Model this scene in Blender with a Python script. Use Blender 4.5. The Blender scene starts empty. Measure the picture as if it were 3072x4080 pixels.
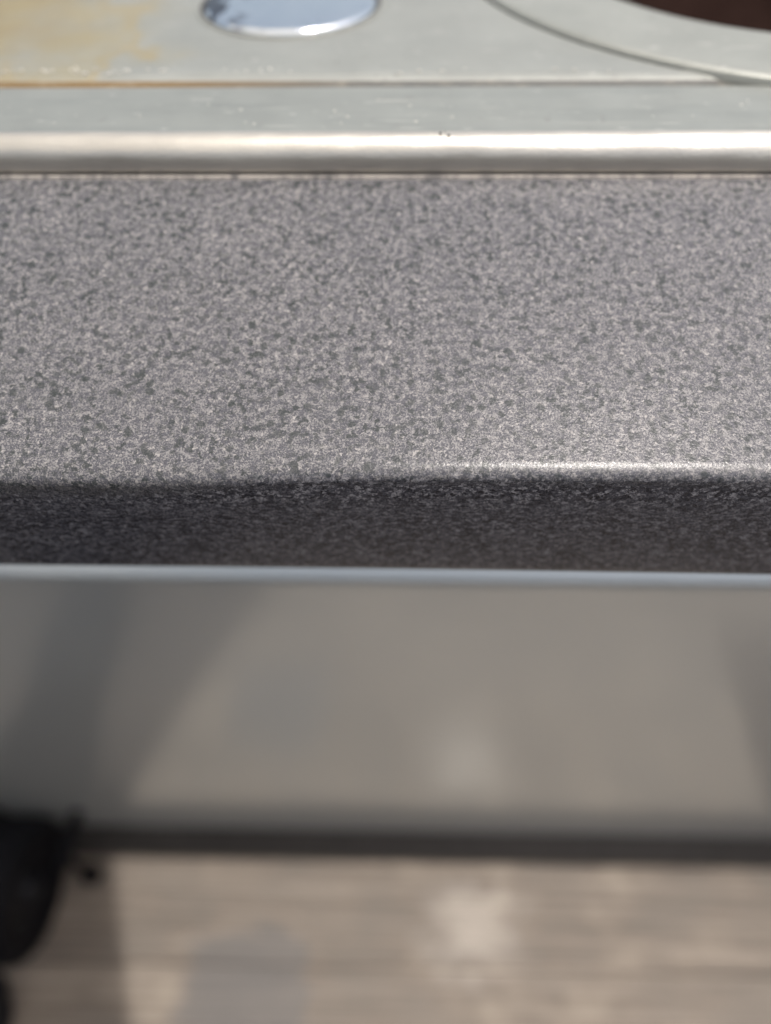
import bpy, bmesh, math, random
from mathutils import Matrix, Vector
random.seed(7)
scene = bpy.context.scene
C = scene.collection

# ------------------------------------------------------------------ camera
PITCH = math.radians(52)
cam_d = bpy.data.cameras.new('camera')
cam_d.sensor_fit = 'VERTICAL'; cam_d.sensor_height = 34.63; cam_d.sensor_width = 26.07
cam_d.lens = 24.0
cam_d.clip_start = 0.005; cam_d.clip_end = 200
cam_d.dof.use_dof = True
cam_d.dof.focus_distance = 0.181
cam_d.dof.aperture_fstop = 3.5
cam = bpy.data.objects.new('camera', cam_d); C.objects.link(cam)
R = Matrix.Rotation(math.radians(90) - PITCH, 4, 'X') @ Matrix.Rotation(0.020, 4, 'Y') @ Matrix.Rotation(0.009, 4, 'Z')
cam.matrix_world = Matrix.Translation((0, -0.228, 0.95)) @ R
scene.camera = cam

# ------------------------------------------------------------------ light
SUN = Vector((0.25, -0.094, 0.96)).normalized()
EL = math.asin(SUN.z); AZ = math.atan2(SUN.x, SUN.y)
w = bpy.data.worlds.new('World'); scene.world = w; w.use_nodes = True
nt = w.node_tree
sky = nt.nodes.new('ShaderNodeTexSky'); sky.sky_type = 'NISHITA'; sky.sun_disc = False
sky.sun_elevation = EL; sky.sun_rotation = AZ
sky.air_density = 0.8; sky.dust_density = 6.0; sky.ozone_density = 0.6
bg = nt.nodes['Background']; bg.inputs[1].default_value = 0.15
hz = nt.nodes.new('ShaderNodeHueSaturation'); hz.inputs['Saturation'].default_value = 0.6; hz.inputs['Hue'].default_value = 0.482   # thin high haze
nt.links.new(sky.outputs[0], hz.inputs['Color']); nt.links.new(hz.outputs[0], bg.inputs[0])
sd = bpy.data.lights.new('sun', 'SUN'); sd.energy = 2.0; sd.angle = math.radians(0.5); sd.color = (1, 0.95, 0.885)
sun = bpy.data.objects.new('sun', sd); C.objects.link(sun)
sun.rotation_euler = SUN.to_track_quat('Z', 'Y').to_euler()
vs = scene.view_settings
vs.view_transform = 'Standard'; vs.look = 'None'; vs.exposure = 0.26; vs.gamma = 1.0
scene.render.engine = 'CYCLES'
scene.cycles.use_denoising = True
scene.cycles.max_bounces = 10

# ------------------------------------------------------------------ node helpers
class Mat:
    def __init__(s, name):
        s.m = bpy.data.materials.new(name); s.m.use_nodes = True
        s.t = s.m.node_tree; s.b = s.t.nodes['Principled BSDF']
        s.tc = s.t.nodes.new('ShaderNodeTexCoord')
    def n(s, typ, **kw):
        x = s.t.nodes.new('ShaderNode' + typ)
        for k, v in kw.items(): setattr(x, k, v)
        return x
    def l(s, a, b): s.t.links.new(a, b)
    def put(s, sock, v):
        if hasattr(v, 'links') or hasattr(v, 'is_linked') and not isinstance(v, (int, float, tuple)): s.l(v, sock)
        else: sock.default_value = v
    def mapping(s, src='Object', scale=(1, 1, 1), loc=(0, 0, 0)):
        m = s.n('Mapping'); s.l(s.tc.outputs[src], m.inputs[0])
        m.inputs['Scale'].default_value = scale; m.inputs['Location'].default_value = loc
        return m.outputs[0]
    def noise(s, vec, scale, detail=4, rough=0.55, dist=0.0):
        x = s.n('TexNoise'); s.l(vec, x.inputs['Vector'])
        x.inputs['Scale'].default_value = scale; x.inputs['Detail'].default_value = detail
        x.inputs['Roughness'].default_value = rough; x.inputs['Distortion'].default_value = dist
        return x.outputs['Fac']
    def vor(s, vec, scale, out='Color', feature='F1'):
        x = s.n('TexVoronoi', feature=feature); s.l(vec, x.inputs['Vector']); x.inputs['Scale'].default_value = scale
        return x.outputs[out]
    def ramp(s, fac, stops, interp='LINEAR'):
        x = s.n('ValToRGB'); s.l(fac, x.inputs[0]); cr = x.color_ramp; cr.interpolation = interp
        while len(cr.elements) < len(stops): cr.elements.new(0.5)
        for e, (p, c) in zip(cr.elements, stops):
            e.position = p
            e.color = (c, c, c, 1) if isinstance(c, (int, float)) else (*c, 1)
        return x.outputs[0]
    def mix(s, fac, a, b, mode='MIX'):
        x = s.n('Mix', data_type='RGBA', blend_type=mode)
        s.put(x.inputs[0], fac)
        for sock, v in ((x.inputs[6], a), (x.inputs[7], b)):
            if isinstance(v, tuple): sock.default_value = (*v, 1)
            else: s.l(v, sock)
        return x.outputs[2]
    def math(s, op, a, b=0.0, clamp=False):
        x = s.n('Math', operation=op); x.use_clamp = clamp
        s.put(x.inputs[0], a); s.put(x.inputs[1], b)
        return x.outputs[0]
    def sep(s, vec):
        x = s.n('SeparateXYZ'); s.l(vec, x.inputs[0]); return x.outputs
    def smooth(s, v, a, b, lo=0.0, hi=1.0):
        x = s.n('MapRange', interpolation_type='SMOOTHSTEP'); s.l(v, x.inputs[0])
        for i, q in enumerate((a, b, lo, hi)): x.inputs[i + 1].default_value = q
        return x.outputs[0]
    def bump(s, h, strength, dist, prev=None):
        x = s.n('Bump'); s.l(h, x.inputs['Height'])
        x.inputs['Strength'].default_value = strength; x.inputs['Distance'].default_value = dist
        if prev is not None: s.l(prev, x.inputs['Normal'])
        return x.outputs[0]
    def set(s, **kw):
        for k, v in kw.items():
            k = {'col': 'Base Color', 'rough': 'Roughness', 'metal': 'Metallic', 'nor': 'Normal', 'spec': 'Specular IOR Level',
                 'coat': 'Coat Weight', 'coatr': 'Coat Roughness'}[k]
            sock = s.b.inputs[k]
            if isinstance(v, tuple): sock.default_value = (*v, 1)
            elif isinstance(v, (int, float)): sock.default_value = v
            else: s.l(v, sock)
        return s.m

# ------------------------------------------------------------------ materials
def mat_speckle():
    M = Mat('speckled_paint'); uv = M.mapping('UV')
    warp = M.n('TexNoise'); M.l(uv, warp.inputs['Vector']); warp.inputs['Scale'].default_value = 500
    off = M.n('VectorMath', operation='SCALE'); M.l(warp.outputs['Color'], off.inputs[0]); off.inputs['Scale'].default_value = 0.0009
    ad = M.n('VectorMath', operation='ADD'); M.l(uv, ad.inputs[0]); M.l(off.outputs[0], ad.inputs[1])
    v2 = ad.outputs[0]
    big = M.noise(uv, 45, 2)
    n1 = M.noise(v2, 2200, 3, 0.72)
    n3 = M.noise(uv, 520, 2, 0.5)
    light = M.ramp(M.math('ADD', n1, M.math('MULTIPLY', M.math('SUBTRACT', n3, 0.5), 0.42)), [(0.49, 0), (0.575, 1)])
    n2 = M.noise(v2, 480, 4, 0.65)
    dark = M.math('MULTIPLY', M.ramp(n2, [(0.425, 1), (0.475, 0)]), M.ramp(M.noise(uv, 130, 2), [(0.38, 0.45), (0.62, 1.0)]))
    mid = M.mix(M.ramp(M.noise(uv, 2600, 2), [(0.35, 0), (0.65, 1)]), (0.066, 0.066, 0.076), (0.122, 0.120, 0.130))
    c = M.mix(M.math('MULTIPLY', light, 0.8), mid, (0.34, 0.325, 0.305))
    spk = M.ramp(M.noise(v2, 1000, 3, 0.65), [(0.60, 0), (0.65, 0.85)])
    c = M.mix(spk, c, (0.45, 0.42, 0.385))
    c = M.mix(M.math('MULTIPLY', dark, 0.9), c, (0.036, 0.043, 0.041))
    c = M.mix(M.ramp(big, [(0.3, 0.18), (0.7, 0.0)]), c, (0.09, 0.09, 0.095))
    vd = M.vor(v2, 270, 'Distance'); vc = M.sep(M.vor(v2, 270, 'Color'))
    pit = M.math('MULTIPLY', M.ramp(M.math('ADD', vd, M.math('MULTIPLY', M.math('SUBTRACT', n1, 0.5), 0.35)), [(0.24, 1), (0.36, 0)]), M.math('GREATER_THAN', vc[0], 0.70))
    c = M.mix(M.math('MULTIPLY', pit, 0.72), c, (0.040, 0.047, 0.045))
    c = M.mix(1.0, c, (0.885, 0.89, 0.93), 'MULTIPLY')
    # coarse flake in the lip, below the bend; its colours also carry the lip's shade
    s = M.sep(uv)
    def flakes(sy, sc, wsc, wamp):
        lipm = M.mapping('UV', (1, sy, 1))
        wn = M.n('TexNoise'); M.l(lipm, wn.inputs['Vector']); wn.inputs['Scale'].default_value = wsc; wn.inputs['Detail'].default_value = 3
        o2 = M.n('VectorMath', operation='SCALE'); M.l(wn.outputs['Color'], o2.inputs[0]); o2.inputs['Scale'].default_value = wamp
        a2 = M.n('VectorMath', operation='ADD'); M.l(lipm, a2.inputs[0]); M.l(o2.outputs[0], a2.inputs[1])
        fl = M.sep(M.vor(a2.outputs[0], sc, 'Color'))[0]
        fl2 = M.sep(M.vor(a2.outputs[0], sc * 2.6, 'Color'))[1]
        return M.math('ADD', M.math('MULTIPLY', fl, 0.6), M.math('MULTIPLY', fl2, 0.4))
    fa = flakes(1.2, 820, 1000, 0.0025); fb = flakes(2.0, 800, 900, 0.0022)
    st2 = [(0.15, (0.014, 0.015, 0.022)), (0.45, (0.055, 0.056, 0.072)), (0.66, (0.12, 0.12, 0.142)), (0.86, (0.32, 0.315, 0.345))]
    flake = M.mix(M.smooth(s[1], 0.124, 0.140), M.ramp(fa, st2[:3] + [(0.84, (0.44, 0.43, 0.455))]), M.ramp(fb, st2))
    mask = M.smooth(M.math('SUBTRACT', s[1], M.smooth(s[0], -0.08, -0.02, 0.006, 0.0)), 0.1150, 0.1240)
    c = M.mix(mask, c, flake)
    h = M.math('ADD', M.noise(uv, 1300, 2, 0.6), M.math('MULTIPLY', M.vor(v2, 1150, 'Distance'), -0.9))
    nb = M.bump(h, 0.22, 0.00022)
    M.l(M.math('SUBTRACT', 0.24, M.math('MULTIPLY', M.smooth(s[1], 0.1135, 0.1165), 0.19)), nb.node.inputs['Strength'])
    nb = M.bump(M.math('ADD', n1, n3), 0.15, 0.0003, nb)
    rr = M.ramp(M.noise(uv, 1500, 2), [(0.35, 0.19), (0.7, 0.34)])
    return M.set(col=c, rough=rr, nor=nb, spec=0.4)

def mat_plate(name, rust=False, tint=(0.325, 0.335, 0.31)):
    M = Mat(name); ob = M.mapping('Object')
    st = M.mapping('Object', (3, 90, 90))
    n = M.noise(ob, 40, 5, 0.6); g = M.noise(st, 10, 4, 0.6)
    c = M.mix(M.ramp(n, [(0.3, 0), (0.7, 1)]), tuple(v * 0.9 for v in tint), tuple(v * 1.07 for v in tint))
    c = M.mix(M.ramp(g, [(0.4, 0.0), (0.75, 0.22)]), c, (0.55, 0.55, 0.51))
    # small pale scuffs
    sc = M.noise(M.mapping('Object', (60, 260, 1)), 3.0, 2, 0.4)
    c = M.mix(M.ramp(sc, [(0.70, 0), (0.76, 0.55)]), c, (0.72, 0.71, 0.66))
    ds = M.noise(ob, 190, 3, 0.6)
    c = M.mix(M.ramp(ds, [(0.27, 0.45), (0.36, 0)]), c, (0.22, 0.22, 0.20))
    rot = M.n('Mapping'); M.l(M.tc.outputs['Object'], rot.inputs[0]); rot.inputs['Rotation'].default_value = (0, 0, 0.16); rot.inputs['Scale'].default_value = (42, 900, 1)
    scr = M.noise(rot.outputs[0], 1.0, 1, 0.3)
    c = M.mix(M.ramp(scr, [(0.745, 0), (0.79, 0.55)]), c, (0.80, 0.77, 0.70))
    if rust:
        s = M.sep(ob)
        wob = M.math('MULTIPLY', M.math('SUBTRACT', M.noise(ob, 24, 7, 0.68), 0.5), 0.13)
        x = M.math('ADD', s[0], wob)
        y = M.math('ADD', s[1], M.math('MULTIPLY', wob, -0.6))
        r1 = M.math('MULTIPLY', M.smooth(x, -0.15, -0.075, 1, 0), M.smooth(y, 0.022, 0.06))
        r2 = M.math('MULTIPLY', M.smooth(x, -0.20, -0.09, 1, 0), M.smooth(y, 0.03, 0.075))
        c = M.mix(M.ramp(r1, [(0.22, 0), (0.36, 0.40), (0.42, 0.38), (0.55, 0)]), c, (0.40, 0.29, 0.11))
        r1 = M.math('MULTIPLY', r1, M.ramp(M.noise(ob, 34, 5, 0.65), [(0.32, 0.35), (0.6, 1.0)]))
        c = M.mix(M.math('MULTIPLY', r1, 0.62), c, (0.45, 0.36, 0.15))
        c = M.mix(M.math('MULTIPLY', r2, 0.65), c, (0.29, 0.215, 0.11))
    nb = M.bump(n, 0.25, 0.0006); nb = M.bump(g, 0.10, 0.0002, nb)
    return M.set(col=c, rough=M.ramp(g, [(0.3, 0.36), (0.7, 0.50)]), metal=0.35, nor=nb)

def mat_groove():
    M = Mat('groove_grime'); ob = M.mapping('Object'); s = M.sep(ob)
    n = M.noise(M.mapping('Object', (1, 4, 4)), 160, 4, 0.65)
    c = M.mix(M.smooth(s[0], -0.10, 0.0), (0.19, 0.125, 0.055), (0.12, 0.12, 0.112))
    c = M.mix(M.ramp(n, [(0.52, 0), (0.72, 0.45)]), c, (0.40, 0.36, 0.28))
    return M.set(col=c, rough=0.6)

def mat_edge():
    M = Mat('satin_steel'); ob = M.mapping('Object')
    g = M.noise(ob, 25, 4, 0.6)
    n = M.noise(ob, 1100, 2)
    nb = M.bump(n, 0.35, 0.0003); nb = M.bump(M.noise(M.mapping('Object', (1, 2, 2)), 28, 2), 0.25, 0.004, nb)
    return M.set(col=M.ramp(g, [(0.3, (0.56, 0.53, 0.48)), (0.7, (0.67, 0.64, 0.58))]), rough=M.ramp(g, [(0.3, 0.34), (0.7, 0.42)]), metal=0.75, nor=nb)

def mat_door():
    M = Mat('brushed_steel_door'); ob = M.mapping('Object')
    g = M.noise(M.mapping('Object', (1, 60, 60)), 8, 3, 0.6)
    n = M.noise(ob, 3, 3)
    nb = M.bump(n, 0.10, 0.01)
    return M.set(col=M.ramp(g, [(0.3, (0.83, 0.88, 0.89)), (0.7, (0.87, 0.915, 0.925))]), rough=0.20, metal=0.45, nor=nb)

def mat_chrome():
    M = Mat('polished_chrome'); ob = M.mapping('Object')
    n = M.noise(ob, 60, 4, 0.6)
    d = M.noise(ob, 260, 3, 0.6)
    s = M.sep(ob)
    c = M.mix(M.ramp(n, [(0.3, 0), (0.7, 1)]), (0.82, 0.87, 0.92), (0.90, 0.94, 0.97))
    spot = M.math('MULTIPLY', M.smooth(s[0], -0.026, -0.008, 1, 0), M.ramp(M.noise(ob, 75, 3, 0.55), [(0.47, 0), (0.52, 1)]))
    c = M.mix(M.math('MULTIPLY', spot, 0.9), c, (0.05, 0.05, 0.07))
    nb = M.bump(M.noise(ob, 70, 3), 0.30, 0.0016); nb = M.bump(M.noise(M.mapping('Object', (1, 9, 1)), 160, 2), 0.12, 0.0004, nb)
    return M.set(col=c, rough=M.ramp(d, [(0.3, 0.05), (0.75, 0.13)]), metal=0.95, nor=nb)

def mat_plain(name, col, rough=0.5, metal=0.0, var=0.25, scale=60, bump=0.2, spec=0.5):
    M = Mat(name); ob = M.mapping('Object')
    n = M.noise(ob, scale, 4, 0.6)
    c = M.ramp(n, [(0.3, tuple(v * (1 - var) for v in col)), (0.7, tuple(v * (1 + var) for v in col))])
    return M.set(col=c, rough=rough, metal=metal, nor=M.bump(n, bump, 0.001), spec=spec)

def mat_wood():
    M = Mat('weathered_deck_wood')
    geo = M.n('NewGeometry'); oi = M.n('ObjectInfo')
    mp = M.n('Mapping'); M.l(geo.outputs['Position'], mp.inputs[0]); mp.inputs['Scale'].default_value = (1.7, 66, 40)
    cb = M.n('CombineXYZ'); M.l(M.math('MULTIPLY', oi.outputs['Random'], 37.0), cb.inputs[0]); M.l(cb.outputs[0], mp.inputs['Location'])
    grain = M.noise(mp.outputs[0], 3.2, 6, 0.62, 0.4)
    mp2 = M.n('Mapping'); M.l(geo.outputs['Position'], mp2.inputs[0]); mp2.inputs['Scale'].default_value = (5, 7, 7)
    blot = M.noise(mp2.outputs[0], 2.1, 3, 0.55)
    c = M.ramp(grain, [(0.25, (0.125, 0.102, 0.086)), (0.5, (0.32, 0.268, 0.222)), (0.75, (0.49, 0.42, 0.352))])
    mp3 = M.n('Mapping'); M.l(geo.outputs['Position'], mp3.inputs[0]); mp3.inputs['Scale'].default_value = (1.1, 32, 10)
    g2 = M.noise(mp3.outputs[0], 3.0, 4, 0.6, 0.3)
    c = M.mix(M.ramp(g2, [(0.36, 0.75), (0.5, 0.0)]), c, (0.18, 0.15, 0.13))
    c = M.mix(M.ramp(g2, [(0.52, 0.0), (0.66, 0.5)]), c, (0.52, 0.44, 0.37))
    c = M.mix(M.ramp(blot, [(0.35, 0.55), (0.6, 0.0)]), c, (0.24, 0.215, 0.19))
    c = M.mix(M.ramp(blot, [(0.55, 0.0), (0.72, 0.6)]), c, (0.50, 0.43, 0.35))
    s = M.sep(geo.outputs['Position'])
    wob = M.math('MULTIPLY', M.math('SUBTRACT', M.noise(mp2.outputs[0], 5, 4, 0.65), 0.5), 0.11)
    x = M.math('ADD', s[0], wob); y = M.math('ADD', s[1], wob)
    # a grey patch, and a pale sun patch painted into the wood
    st = M.math('MULTIPLY', M.math('MULTIPLY', M.smooth(x, -0.245, -0.225), M.smooth(x, -0.105, -0.09, 1, 0)),
                M.math('MULTIPLY', M.smooth(y, -0.26, -0.23), M.smooth(y, -0.115, -0.105, 1, 0)))
    c = M.mix(M.math('MULTIPLY', st, 0.62), c, (0.20, 0.197, 0.20))
    sun_patch = M.math('MULTIPLY', M.math('MULTIPLY', M.smooth(x, 0.01, 0.09), M.smooth(x, 0.09, 0.17, 1, 0)),
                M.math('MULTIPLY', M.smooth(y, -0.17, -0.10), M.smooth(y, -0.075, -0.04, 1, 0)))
    sun_patch = M.math('MULTIPLY', sun_patch, M.ramp(grain, [(0.3, 0.35), (0.6, 1.0)]))
    c = M.mix(M.math('MULTIPLY', sun_patch, 0.85), c, (0.70, 0.63, 0.56))
    tone = M.math('ADD', M.math('MULTIPLY', oi.outputs['Random'], 0.2), 0.84)
    hs = M.n('HueSaturation'); M.l(c, hs.inputs['Color']); M.l(tone, hs.inputs['Value']); hs.inputs['Saturation'].default_value = 0.95
    wv = M.math('SINE', M.math('MULTIPLY', s[1], 1050.0))
    nb = M.bump(wv, 0.5, 0.0012); nb = M.bump(grain, 0.3, 0.002, nb)
    return M.set(col=hs.outputs[0], rough=0.6, nor=nb, spec=0.35)

SPECK = mat_speckle()
PLATE = mat_plate('galvanised_plate', rust=True)
FLANGE = mat_plate('flange_metal', tint=(0.295, 0.31, 0.29))
RING = mat_plate('ring_metal', tint=(0.335, 0.345, 0.315))
GROOVE = mat_groove(); EDGE = mat_edge(); DOOR = mat_door(); CHROME = mat_chrome()
BOWL = mat_plain('burnt_brown_enamel', (0.022, 0.013, 0.011), 0.9, spec=0.0)
DARK = mat_plain('dark_painted_steel', (0.035, 0.031, 0.03), 0.5)
BODY = mat_plain('grey_painted_steel', (0.16, 0.16, 0.165), 0.45)
RUBBER = mat_plain('black_rubber', (0.006, 0.006, 0.009), 0.7, bump=0.4, spec=0.2)
RIM = mat_plain('black_plastic', (0.008, 0.008, 0.012), 0.5, spec=0.3)
MARK = mat_plain('bright_metal', (0.85, 0.80, 0.68), 0.3, 0.8)
GRIT = mat_plain('white_chip', (0.72, 0.70, 0.64), 0.6)
SCUFF = mat_plain('dark_scuff', (0.06, 0.06, 0.05), 0.7)
LEATHER = mat_plain('black_leather', (0.012, 0.012, 0.014), 0.5, scale=200)
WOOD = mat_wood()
def mat_seam():
    M = Mat('chipped_sheet_edge'); ob = M.mapping('Object', (1, 0.2, 0.2))
    n = M.noise(ob, 260, 4, 0.65)
    return M.set(col=M.ramp(n, [(0.36, (0.17, 0.16, 0.155)), (0.55, (0.40, 0.365, 0.33))]), rough=0.5)
SEAM = mat_seam()
def mat_canvas():
    M = Mat('pale_canvas'); ob = M.mapping('Object')
    n = M.noise(ob, 300, 3)
    M.set(col=M.ramp(n, [(0.3, (0.62, 0.60, 0.55)), (0.7, (0.70, 0.68, 0.63))]), rough=0.85)
    tr = M.n('BsdfTranslucent'); tr.inputs[0].default_value = (0.80, 0.79, 0.76, 1)
    mx = M.n('MixShader'); mx.inputs[0].default_value = 0.58
    out = M.t.nodes['Material Output']
    M.l(M.b.outputs[0], mx.inputs[1]); M.l(tr.outputs[0], mx.inputs[2]); M.l(mx.outputs[0], out.inputs[0])
    return M.m
CANVAS = mat_canvas()
STAIN = mat_plain('dark_stained_boards', (0.05, 0.036, 0.028), 0.6)
SOIL = mat_plain('grey_green_ground', (0.09, 0.095, 0.07), 0.9, scale=2)

# ------------------------------------------------------------------ mesh helpers
def link(name, bm, mat, parent=None, smooth=False):
    me = bpy.data.meshes.new(name)
    bmesh.ops.recalc_face_normals(bm, faces=bm.faces[:])
    bm.to_mesh(me); bm.free()
    me.materials.append(mat)
    if smooth:
        me.shade_smooth()
    o = bpy.data.objects.new(name, me); C.objects.link(o)
    if parent is not None: o.parent = parent
    return o

def empty(name, loc=(0, 0, 0)):
    o = bpy.data.objects.new(name, None); C.objects.link(o); o.location = loc
    o.empty_display_size = 0.05
    return o

def box(bm, x0, x1, y0, y1, z0, z1, bev=0.0):
    r = bmesh.ops.create_cube(bm, size=1)
    for v in r['verts']:
        v.co = Vector(((x0 + x1) / 2 + v.co.x * (x1 - x0), (y0 + y1) / 2 + v.co.y * (y1 - y0), (z0 + z1) / 2 + v.co.z * (z1 - z0)))
    if bev:
        es = list({e for v in r['verts'] for e in v.link_edges})
        bmesh.ops.bevel(bm, geom=es, offset=bev, segments=2, affect='EDGES', profile=0.5)

def fillet(pts, rad, seg=10):
    out = [Vector(pts[0])]
    for i in range(1, len(pts) - 1):
        a, b, c = Vector(pts[i - 1]), Vector(pts[i]), Vector(pts[i + 1])
        u = (a - b).normalized(); v = (c - b).normalized()
        ang = u.angle(v); r = rad[i - 1]
        d = r / math.tan(ang / 2)
        cen = b + (u + v).normalized() * (r / math.sin(ang / 2))
        p0 = b + u * d - cen; p1 = b + v * d - cen
        tot = p0.angle_signed(p1) if hasattr(p0, 'angle_signed') else p0.angle(p1)
        a0 = math.atan2(p0.y, p0.x); a1 = math.atan2(p1.y, p1.x)
        dd = (a1 - a0 + math.pi) % (2 * math.pi) - math.pi
        for k in range(seg + 1):
            t = a0 + dd * k / seg
            out.append(cen + Vector((math.cos(t), math.sin(t))) * r)
    out.append(Vector(pts[-1]))
    return out

def loft(name, cols, mat, parent, thick=0.0, smooth=True, uv=True):
    """cols: list of (x, [Vector(y,z), ...]); a sheet with metric UVs."""
    bm = bmesh.new(); uvl = bm.loops.layers.uv.new('UVMap')
    grid = []; arc = []
    for x, pr in cols:
        grid.append([bm.verts.new((x, p.x, p.y)) for p in pr])
        a = [0.0]
        for p, q in zip(pr, pr[1:]): a.append(a[-1] + (q - p).length)
        arc.append(a)
    for i in range(len(cols) - 1):
        for j in range(len(cols[0][1]) - 1):
            f = bm.faces.new((grid[i][j], grid[i][j + 1], grid[i + 1][j + 1], grid[i + 1][j]))
            for lp, (ii, jj) in zip(f.loops, ((i, j), (i, j + 1), (i + 1, j + 1), (i + 1, j))):
                lp[uvl].uv = (cols[ii][0], arc[ii][jj])
    o = link(name, bm, mat, parent, smooth)
    if thick:
        s = o.modifiers.new('thickness', 'SOLIDIFY'); s.thickness = thick; s.offset = -1
    return o

def lathe(bm, prof, n=48, axis='Z', cen=(0, 0, 0), cap=False):
    """prof: list of (r, h)"""
    rings = []
    for r, h in prof:
        ring = []
        for k in range(n):
            t = 2 * math.pi * k / n
            if axis == 'Z': p = (cen[0] + r * math.cos(t), cen[1] + r * math.sin(t), cen[2] + h)
            else: p = (cen[0] + h, cen[1] + r * math.cos(t), cen[2] + r * math.sin(t))
            ring.append(bm.verts.new(p))
        rings.append(ring)
    for a, b in zip(rings, rings[1:]):
        for k in range(n):
            bm.faces.new((a[k], a[(k + 1) % n], b[(k + 1) % n], b[k]))
    if cap:
        bm.faces.new(rings[0]); bm.faces.new(rings[-1])

def sstep(t): t = max(0, min(1, t)); return t * t * (3 - 2 * t)

# ------------------------------------------------------------------ setting
ground_bm = bmesh.new(); box(ground_bm, -40, 40, -40, 40, -0.30, -0.20)
g = link('ground', ground_bm, SOIL); g['kind'] = 'structure'
deck = empty('deck', (0, 0, 0)); deck['kind'] = 'structure'
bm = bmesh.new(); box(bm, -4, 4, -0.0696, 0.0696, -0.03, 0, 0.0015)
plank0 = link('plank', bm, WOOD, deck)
first = True
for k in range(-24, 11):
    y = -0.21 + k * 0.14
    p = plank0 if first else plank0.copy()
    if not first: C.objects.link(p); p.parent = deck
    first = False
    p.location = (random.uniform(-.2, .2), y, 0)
bm = bmesh.new()
for x in (-3, -1.5, -0.6, 0.6, 1.5, 3): box(bm, x - .03, x + .03, -3.6, 1.3, -0.2, -0.0302)
link('joist', bm, DARK, deck)

# ------------------------------------------------------------------ the grill cart
cart = empty('grill_cart', (0, 0.2, 0))
cart['label'] = 'steel grill cart with speckled grey front panel and reflective steel door below'
cart['category'] = 'grill cart'
root = empty('tmp'); bpy.data.objects.remove(root)
def part(name, bm, mat, smooth=False, parent=None):
    o = link(name, bm, mat, parent or cart, smooth)
    if parent is None: o.location = (0, -0.2, 0)
    return o
X0, X1 = -0.62, 0.95

# fascia: sloping speckled panel rolled over into a lip
xs = [X0 + (X1 - X0) * i / 120 for i in range(121)]
cols = []
for x in xs:
    t = sstep((x + 0.075) / 0.07)
    rb = 0.0080 + (0.0030 - 0.0080) * t
    dz = 0.0005 * math.sin(x * 23)
    pts = [(0.004, 0.8450), (-0.1072 - 0.0008 * (1 - t), 0.81519 + dz), (-0.1102 - 0.0014 * (1 - t), 0.81340 - 0.0008 * (1 - t) + dz), (-0.1055, 0.7585), (-0.055, 0.7545)]
    d = (x + 0.02) * 0.012
    pts[3] = (pts[3][0], pts[3][1] - max(-.002, min(.002, d)))
    cols.append((x, fillet(pts, [0.0088, min(rb, 0.0040), 0.012], 12)))
f = loft('speckled_panel', cols, SPECK, cart); f.location = (0, -0.2, 0)

# top flange with rolled front edge
ZT = 0.8518
roll = []
cy, cz, r = -0.0050, ZT - 0.0066, 0.0066
for k in range(25):
    a = math.radians(-36 + (126) * k / 24)          # under-curl round to the top
    roll.append(Vector((cy - r * math.cos(a), cz + r * math.sin(a))))
e = loft('rolled_edge', [(x, roll) for x in (X0, -0.2, 0, 0.2, X1)], EDGE, cart); e.location = (0, -0.2, 0)
GY = 0.0275
fl = [Vector((cy, ZT)), Vector((GY - 0.003, ZT)), Vector((GY, ZT - 0.0003))]
o = loft('front_flange', [(x, fl) for x in (X0, 0, X1)], FLANGE, cart); o.location = (0, -0.2, 0)
gv = [Vector((GY, ZT - 0.0003)), Vector((GY + 0.0010, ZT - 0.0012)), Vector((GY + 0.0040, ZT - 0.0012)), Vector((GY + 0.0055, ZT - 0.0004))]
o = loft('groove', [(x, gv) for x in (X0, 0, X1)], GROOVE, cart); o.location = (0, -0.2, 0)
gv = [Vector((GY + 0.0055, ZT - 0.0004)), Vector((GY + 0.0065, ZT + 0.0001)), Vector((GY + 0.0085, ZT + 0.0006)), Vector((GY + 0.0100, ZT + 0.0008))]
o = loft('tray_bead', [(x, gv) for x in (X0, 0, X1)], PLATE, cart); o.location = (0, -0.2, 0)

# burner tray with a round opening
OC = (0.165, 0.1614); OR = 0.142; IR = 0.100
bm = bmesh.new()
N = 96
zt = ZT + 0.0008
outer = []
ya, yb = GY + 0.0100, 0.46
ring = [bm.verts.new((OC[0] + (OR + 0.0012) * math.cos(2 * math.pi * k / N), OC[1] + (OR + 0.0012) * math.sin(2 * math.pi * k / N), zt)) for k in range(N)]
for k in range(N):
    c, s = math.cos(2 * math.pi * k / N), math.sin(2 * math.pi * k / N)
    tx = (X1 - OC[0]) / c if c > 1e-6 else ((X0 - OC[0]) / c if c < -1e-6 else 1e9)
    ty = (yb - OC[1]) / s if s > 1e-6 else ((ya - OC[1]) / s if s < -1e-6 else 1e9)
    t = min(tx, ty)
    t = max(t, OR + 0.0014)
    outer.append(bm.verts.new((OC[0] + c * t, OC[1] + s * t, zt)))
for k in range(N):
    bm.faces.new((ring[k], ring[(k + 1) % N], outer[(k + 1) % N], outer[k]))
for cx, cyy in ((X0, ya), (X0, yb), (X1, ya), (X1, yb)):
    q = min(range(N), key=lambda k: (outer[k].co.x - cx) ** 2 + (outer[k].co.y - cyy) ** 2)
    outer[q].co.x = cx; outer[q].co.y = cyy
part('burner_tray', bm, PLATE)
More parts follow.
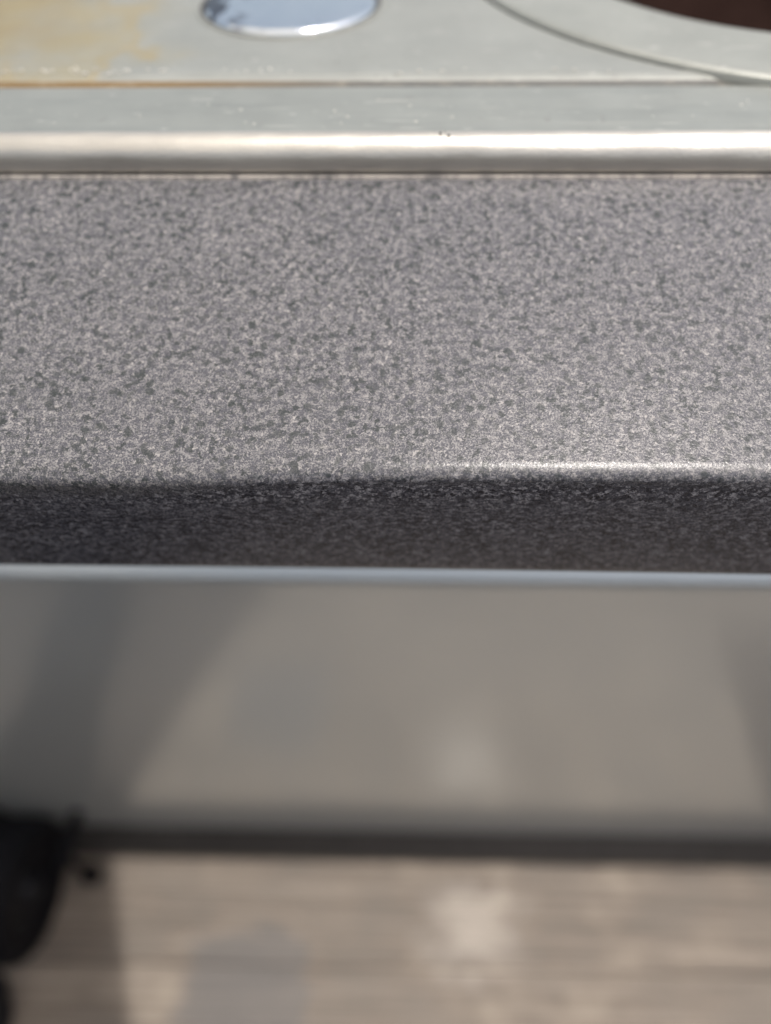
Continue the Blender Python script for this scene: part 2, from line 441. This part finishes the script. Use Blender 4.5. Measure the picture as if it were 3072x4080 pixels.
# raised ring round the opening
bm = bmesh.new()
lathe(bm, [(OR, -0.003), (OR - 0.0001, 0.0006), (OR - 0.0006, 0.0014), (OR - 0.004, 0.0018), (IR + 0.004, 0.0022), (IR + 0.0015, 0.0017), (IR, 0.0004), (IR - 0.0006, -0.004), (IR - 0.0008, -0.012)],
      160, cen=(OC[0], OC[1], zt))
part('burner_ring', bm, RING, True)
bm = bmesh.new()
lathe(bm, [(IR - 0.0009, -0.006), (IR - 0.006, -0.030), (IR - 0.03, -0.052), (0.03, -0.058), (0.0005, -0.058)], 96, cen=(OC[0], OC[1], zt))
part('burner_bowl', bm, BOWL, True)
bm = bmesh.new()
lathe(bm, [(0.0005, -0.040), (0.030, -0.040), (0.034, -0.043), (0.034, -0.057)], 48, cen=(OC[0], OC[1], zt))
part('burner_head', bm, BOWL, True)

bm = bmesh.new()
lathe(bm, [(OR - 0.0002, -0.0022), (OR + 0.0014, -0.0022)], 160, cen=(OC[0], OC[1], zt))
part('ring_shadow_line', bm, GROOVE, True)  # dark annulus added for the shadow line beside the raised ring

# polished round cap sunk in the tray
DC = (-0.0450, 0.1035)
bm = bmesh.new()
lathe(bm, [(0.0372, 0.0003), (0.0363, 0.0009), (0.0356, 0.0004), (0.0354, -0.0004)], 120, cen=(*DC, zt))
part('cap_rim', bm, RING, True)
bm = bmesh.new()
lathe(bm, [(0.0344, -0.0004), (0.0342, 0.0006), (0.0334, 0.0015), (0.0320, 0.0019), (0.022, 0.0022), (0.012, 0.0024), (0.0003, 0.0025)], 120)
o = part('polished_cap', bm, CHROME, True); o.location = (DC[0], DC[1] - 0.2, zt)

bm = bmesh.new()
lathe(bm, [(0.0336, 0.00035), (0.0357, 0.00035)], 96, cen=(*DC, zt))
part('cap_gap', bm, DARK, True)

# chips and scuffs
def blobs(name, pts, mat):
    bm = bmesh.new()
    for (x, y, z, sx, sy, sz) in pts:
        r = bmesh.ops.create_icosphere(bm, subdivisions=1, radius=1)
        q = random.uniform(-.4, .4)
        for v in r['verts']:
            k = random.uniform(.65, 1.2)
            a, b = v.co.x * sx * k, v.co.y * sy * k
            v.co = Vector((x + a * math.cos(q) - b * math.sin(q), y + a * math.sin(q) + b * math.cos(q), z + v.co.z * sz * k))
    o = part(name, bm, mat, True); o['kind'] = 'stuff'
    return o
pts = []
for i in range(46):
    x = random.choice((random.uniform(-.16, -.06), random.uniform(-.16, .15)))
    pts.append((x, GY + 0.0105 + random.gauss(0, .0011), zt + .0002, random.uniform(.0003, .0012), random.uniform(.0002, .0005), .0003))
for i in range(26):
    pts.append((random.uniform(-.16, .16), random.uniform(0, .018), ZT + .00005, random.uniform(.0002, .0007), random.uniform(.0002, .0004), .0002))
blobs('paint_chip', pts, GRIT)
blobs('dark_scuff', [(0.0112, cy - 0.0012, ZT - 0.0001, .0005, .0011, .0003), (0.0136, cy - 0.0018, ZT - 0.0004, .0006, .0012, .0003), (0.0126, cy - 0.0005, ZT, .0003, .0004, .0002)], SCUFF)
# bare sheet edge showing under the roll
def on_panel(y, h): return Vector((y, 0.8450 + (y - 0.004) * (0.0307 / 0.1145) + h))
sm = [on_panel(-0.0112, -.0001), on_panel(-0.0113, .0007), on_panel(-0.0121, .0007), on_panel(-0.0124, -.0001)]
o = loft('seam_edge', [(x, sm) for x in (X0, 0, X1)], SEAM, cart, smooth=False); o.location = (0, -0.2, 0)

# door: vertical sheet with a bullnosed top
pr = [Vector((0.012, 0.022)), Vector((0.0, 0.022)), Vector((0.0, 0.2)), Vector((0.0, 0.4)), Vector((0.0, 0.587))]
for k in range(1, 7):
    a = math.radians(49 * k / 6)
    pr.append(Vector((0.006 - 0.006 * math.cos(a), 0.587 + 0.006 * math.sin(a))))
q = pr[-1]
tn = Vector((math.sin(math.radians(49)), math.cos(math.radians(49))))
pr += [q + tn * 0.02, q + tn * 0.04, q + tn * 0.04 + Vector((0.02, 0.002))]
door = loft('door', [(x, pr) for x in (-0.60, -0.3, 0, 0.3, 0.6, 0.93)], DOOR, cart, smooth=True); door.location = (0, -0.2, 0)
md = door.modifiers.new('edge', 'EDGE_SPLIT'); md.split_angle = math.radians(40)
# cabinet behind, sides; dark base bar added as the overhang's shadow
bm = bmesh.new()
box(bm, X0 + .01, X1 - .01, 0.062, 0.45, 0.05, 0.775)
box(bm, X0, X0 + .008, -0.02, 0.46, 0.03, 0.85)
box(bm, X1 - .008, X1, -0.02, 0.46, 0.03, 0.85)
box(bm, X0 + .01, X1 - .01, -0.095, 0.061, 0.7485, 0.752)
part('cabinet', bm, BODY)
bm = bmesh.new(); box(bm, X0 + .01, X1 - .01, -0.031, 0.04, 0.003, 0.0212, 0.002)
part('base_shade_bar', bm, DARK)
# unseen slab added forward of the right end to shade the deck
bm = bmesh.new(); quad = [(0.68, -0.122), (0.69, -0.42), (0.86, -0.42), (0.86, -0.122)]
a = [bm.verts.new((x, y, 0.79)) for x, y in quad]; b = [bm.verts.new((x, y, 0.805)) for x, y in quad]
bm.faces.new(a); bm.faces.new(b)
for i in range(len(quad)): bm.faces.new((a[i], a[(i + 1) % len(a)], b[(i + 1) % len(a)], b[i]))
part('shade_slab', bm, BODY)

# wheel in front of the door
WX, WY, WR = -0.396, -0.080, 0.075
wheel = empty('wheel'); wheel.parent = cart; wheel.location = (WX - 0.03, WY - 0.2, WR)
bm = bmesh.new()
lathe(bm, [(0.048, 0.024), (0.060, 0.028), (0.068, 0.027), (0.0735, 0.022), (0.075, 0.012), (0.075, -0.012), (0.0735, -0.022), (0.068, -0.027), (0.060, -0.028), (0.048, -0.024)], 64, 'X')
ty = link('tyre', bm, RUBBER, wheel, True)
bm = bmesh.new()
lathe(bm, [(0.0004, 0.030), (0.012, 0.030), (0.014, 0.024), (0.020, 0.016), (0.040, 0.016), (0.0481, 0.0235), (0.0481, -0.0235), (0.04, -0.016), (0.014, -0.02), (0.0004, -0.024)], 48, 'X')
link('rim', bm, RIM, wheel, True)
bm = bmesh.new(); box(bm, WX - 0.085, WX - 0.065, WY - 0.015, 0.02, 0.055, 0.13, 0.003)
lathe(bm, [(0.006, -0.07), (0.006, 0.0)], 16, 'X', (WX - 0.03, WY, WR), True)
part('wheel_bracket', bm, DARK)
# levelling foot
bm = bmesh.new()
lathe(bm, [(0.0003, 0.0), (0.012, 0.0), (0.012, 0.005), (0.006, 0.030), (0.004, 0.034), (0.004, 0.085), (0.0003, 0.085)], 24, cen=(-0.370, -0.052, 0))
box(bm, -0.380, -0.368, -0.062, 0.0045, 0.08, 0.088)
part('levelling_foot', bm, RUBBER)
# tiny bright marks on the door's top curve
door_mark = []
for i, x in enumerate((-0.146, -0.139, -0.134)):
    door_mark.append((x - 0.007, 0.0075, 0.5962, 0.0013, 0.0010, 0.0022))
blobs('bright_mark', door_mark, MARK)

# ------------------------------------------------------------------ boot at the lower left corner
boot = empty('boot', (-0.462, -0.285, 0))
boot['label'] = 'black rounded boot toe at the bottom left corner on the wooden deck'
boot['category'] = 'boot'
def blob_loft(name, secs, mat, parent):
    bm = bmesh.new(); rings = []
    for (y, wdt, h, z0) in secs:
        ring = []
        for k in range(20):
            t = 2 * math.pi * k / 20
            c, s = math.cos(t), math.sin(t)
            sx = math.copysign(abs(c) ** 0.8, c); sz = math.copysign(abs(s) ** 0.8, s)
            ring.append(bm.verts.new((wdt * sx, y, z0 + h / 2 + h / 2 * sz)))
        rings.append(ring)
    for a, b in zip(rings, rings[1:]):
        for k in range(20): bm.faces.new((a[k], a[(k + 1) % 20], b[(k + 1) % 20], b[k]))
    bm.faces.new(rings[0]); bm.faces.new(rings[-1])
    return link(name, bm, mat, parent, True)
blob_loft('upper', [(-0.17, 0.02, 0.09, 0.015), (-0.165, 0.032, 0.11, 0.012), (-0.12, 0.038, 0.12, 0.012), (-0.04, 0.042, 0.085, 0.012), (0.04, 0.048, 0.065, 0.012), (0.09, 0.044, 0.052, 0.012), (0.118, 0.030, 0.04, 0.012), (0.128, 0.012, 0.02, 0.016)], LEATHER, boot)
blob_loft('sole', [(-0.175, 0.022, 0.016, 0), (-0.168, 0.035, 0.018, 0), (-0.06, 0.036, 0.018, 0), (0.04, 0.051, 0.018, 0), (0.095, 0.046, 0.018, 0), (0.124, 0.031, 0.018, 0), (0.134, 0.012, 0.018, 0)], RUBBER, boot)

# ------------------------------------------------------------------ unseen low board railing, added to darken the cart's lip
blocker_rail = empty('blocker_railing', (0.1, -0.66, 0))
blocker_rail['label'] = 'unseen dark board railing added opposite the grill to darken its lip'
blocker_rail['category'] = 'light blocker'
bm = bmesh.new(); box(bm, -1.9, 1.9, -0.011, 0.011, -0.067, 0.067, 0.003)
b0 = link('blocker_board', bm, STAIN, blocker_rail)
for k in range(6):
    b = b0 if k == 0 else b0.copy()
    if k: C.objects.link(b); b.parent = blocker_rail
    b.location = (0, 0, 0.09 + 0.142 * k)
bm = bmesh.new(); box(bm, -0.045, 0.045, -0.11, -0.0115, 0, 0.955, 0.004)
p0 = link('blocker_post', bm, STAIN, blocker_rail)
for k, x in enumerate((-1.7, -0.57, 0.57, 1.7)):
    b = p0 if k == 0 else p0.copy()
    if k: C.objects.link(b); b.parent = blocker_rail
    b.location = (x, 0, 0)
bm = bmesh.new(); box(bm, -1.95, 1.95, -0.12, 0.03, 0.9555, 0.99, 0.005)
link('blocker_cap_board', bm, STAIN, blocker_rail)

# ------------------------------------------------------------------ unseen square umbrella, added to shade the deck at the left
UX, UY = -0.99, -0.57
shade_umb = empty('shade_umbrella', (UX, UY, 0)); shade_umb.rotation_euler = (0, 0, math.atan2(0.347, 0.938))
shade_umb['label'] = 'unseen square canvas umbrella added to shade the deck left of the grill'
shade_umb['category'] = 'added shade umbrella'
H = 1.25; ZE = 2.20; ZP = 2.72
bm = bmesh.new()
G = 12; vv = {}
for i in range(G + 1):
    for j in range(G + 1):
        u, v = 2 * i / G - 1, 2 * j / G - 1
        m = max(abs(u), abs(v))
        z = ZE + (ZP - ZE) * (1 - m) - 0.04 * math.sin(math.pi * m)
        vv[i, j] = bm.verts.new((u * H, v * H, z))
for i in range(G):
    for j in range(G):
        bm.faces.new((vv[i, j], vv[i + 1, j], vv[i + 1, j + 1], vv[i, j + 1]))
o = link('shade_umbrella_canopy', bm, CANVAS, shade_umb, True)
bm = bmesh.new(); lathe(bm, [(0.019, 0.05), (0.019, ZP), (0.012, ZP + 0.05), (0.0005, ZP + 0.06)], 20); link('shade_umbrella_pole', bm, DARK, shade_umb, True)
bm = bmesh.new(); lathe(bm, [(0.0005, 0), (0.23, 0), (0.23, 0.04), (0.20, 0.06), (0.035, 0.07), (0.03, 0.30), (0.0195, 0.30)], 40); link('shade_umbrella_base', bm, DARK, shade_umb, True)
for k in range(4):
    bm = bmesh.new()
    box(bm, 0.02, H * 1.41, -0.006, 0.006, -0.012, 0)
    for v in bm.verts: v.co.z += ZP - 0.03 - (ZP - ZE) * (v.co.x / (H * 1.414)) - 0.03
    o = link('shade_umbrella_rib', bm, DARK, shade_umb); o.rotation_euler = (0, 0, math.radians(45 + 90 * k))
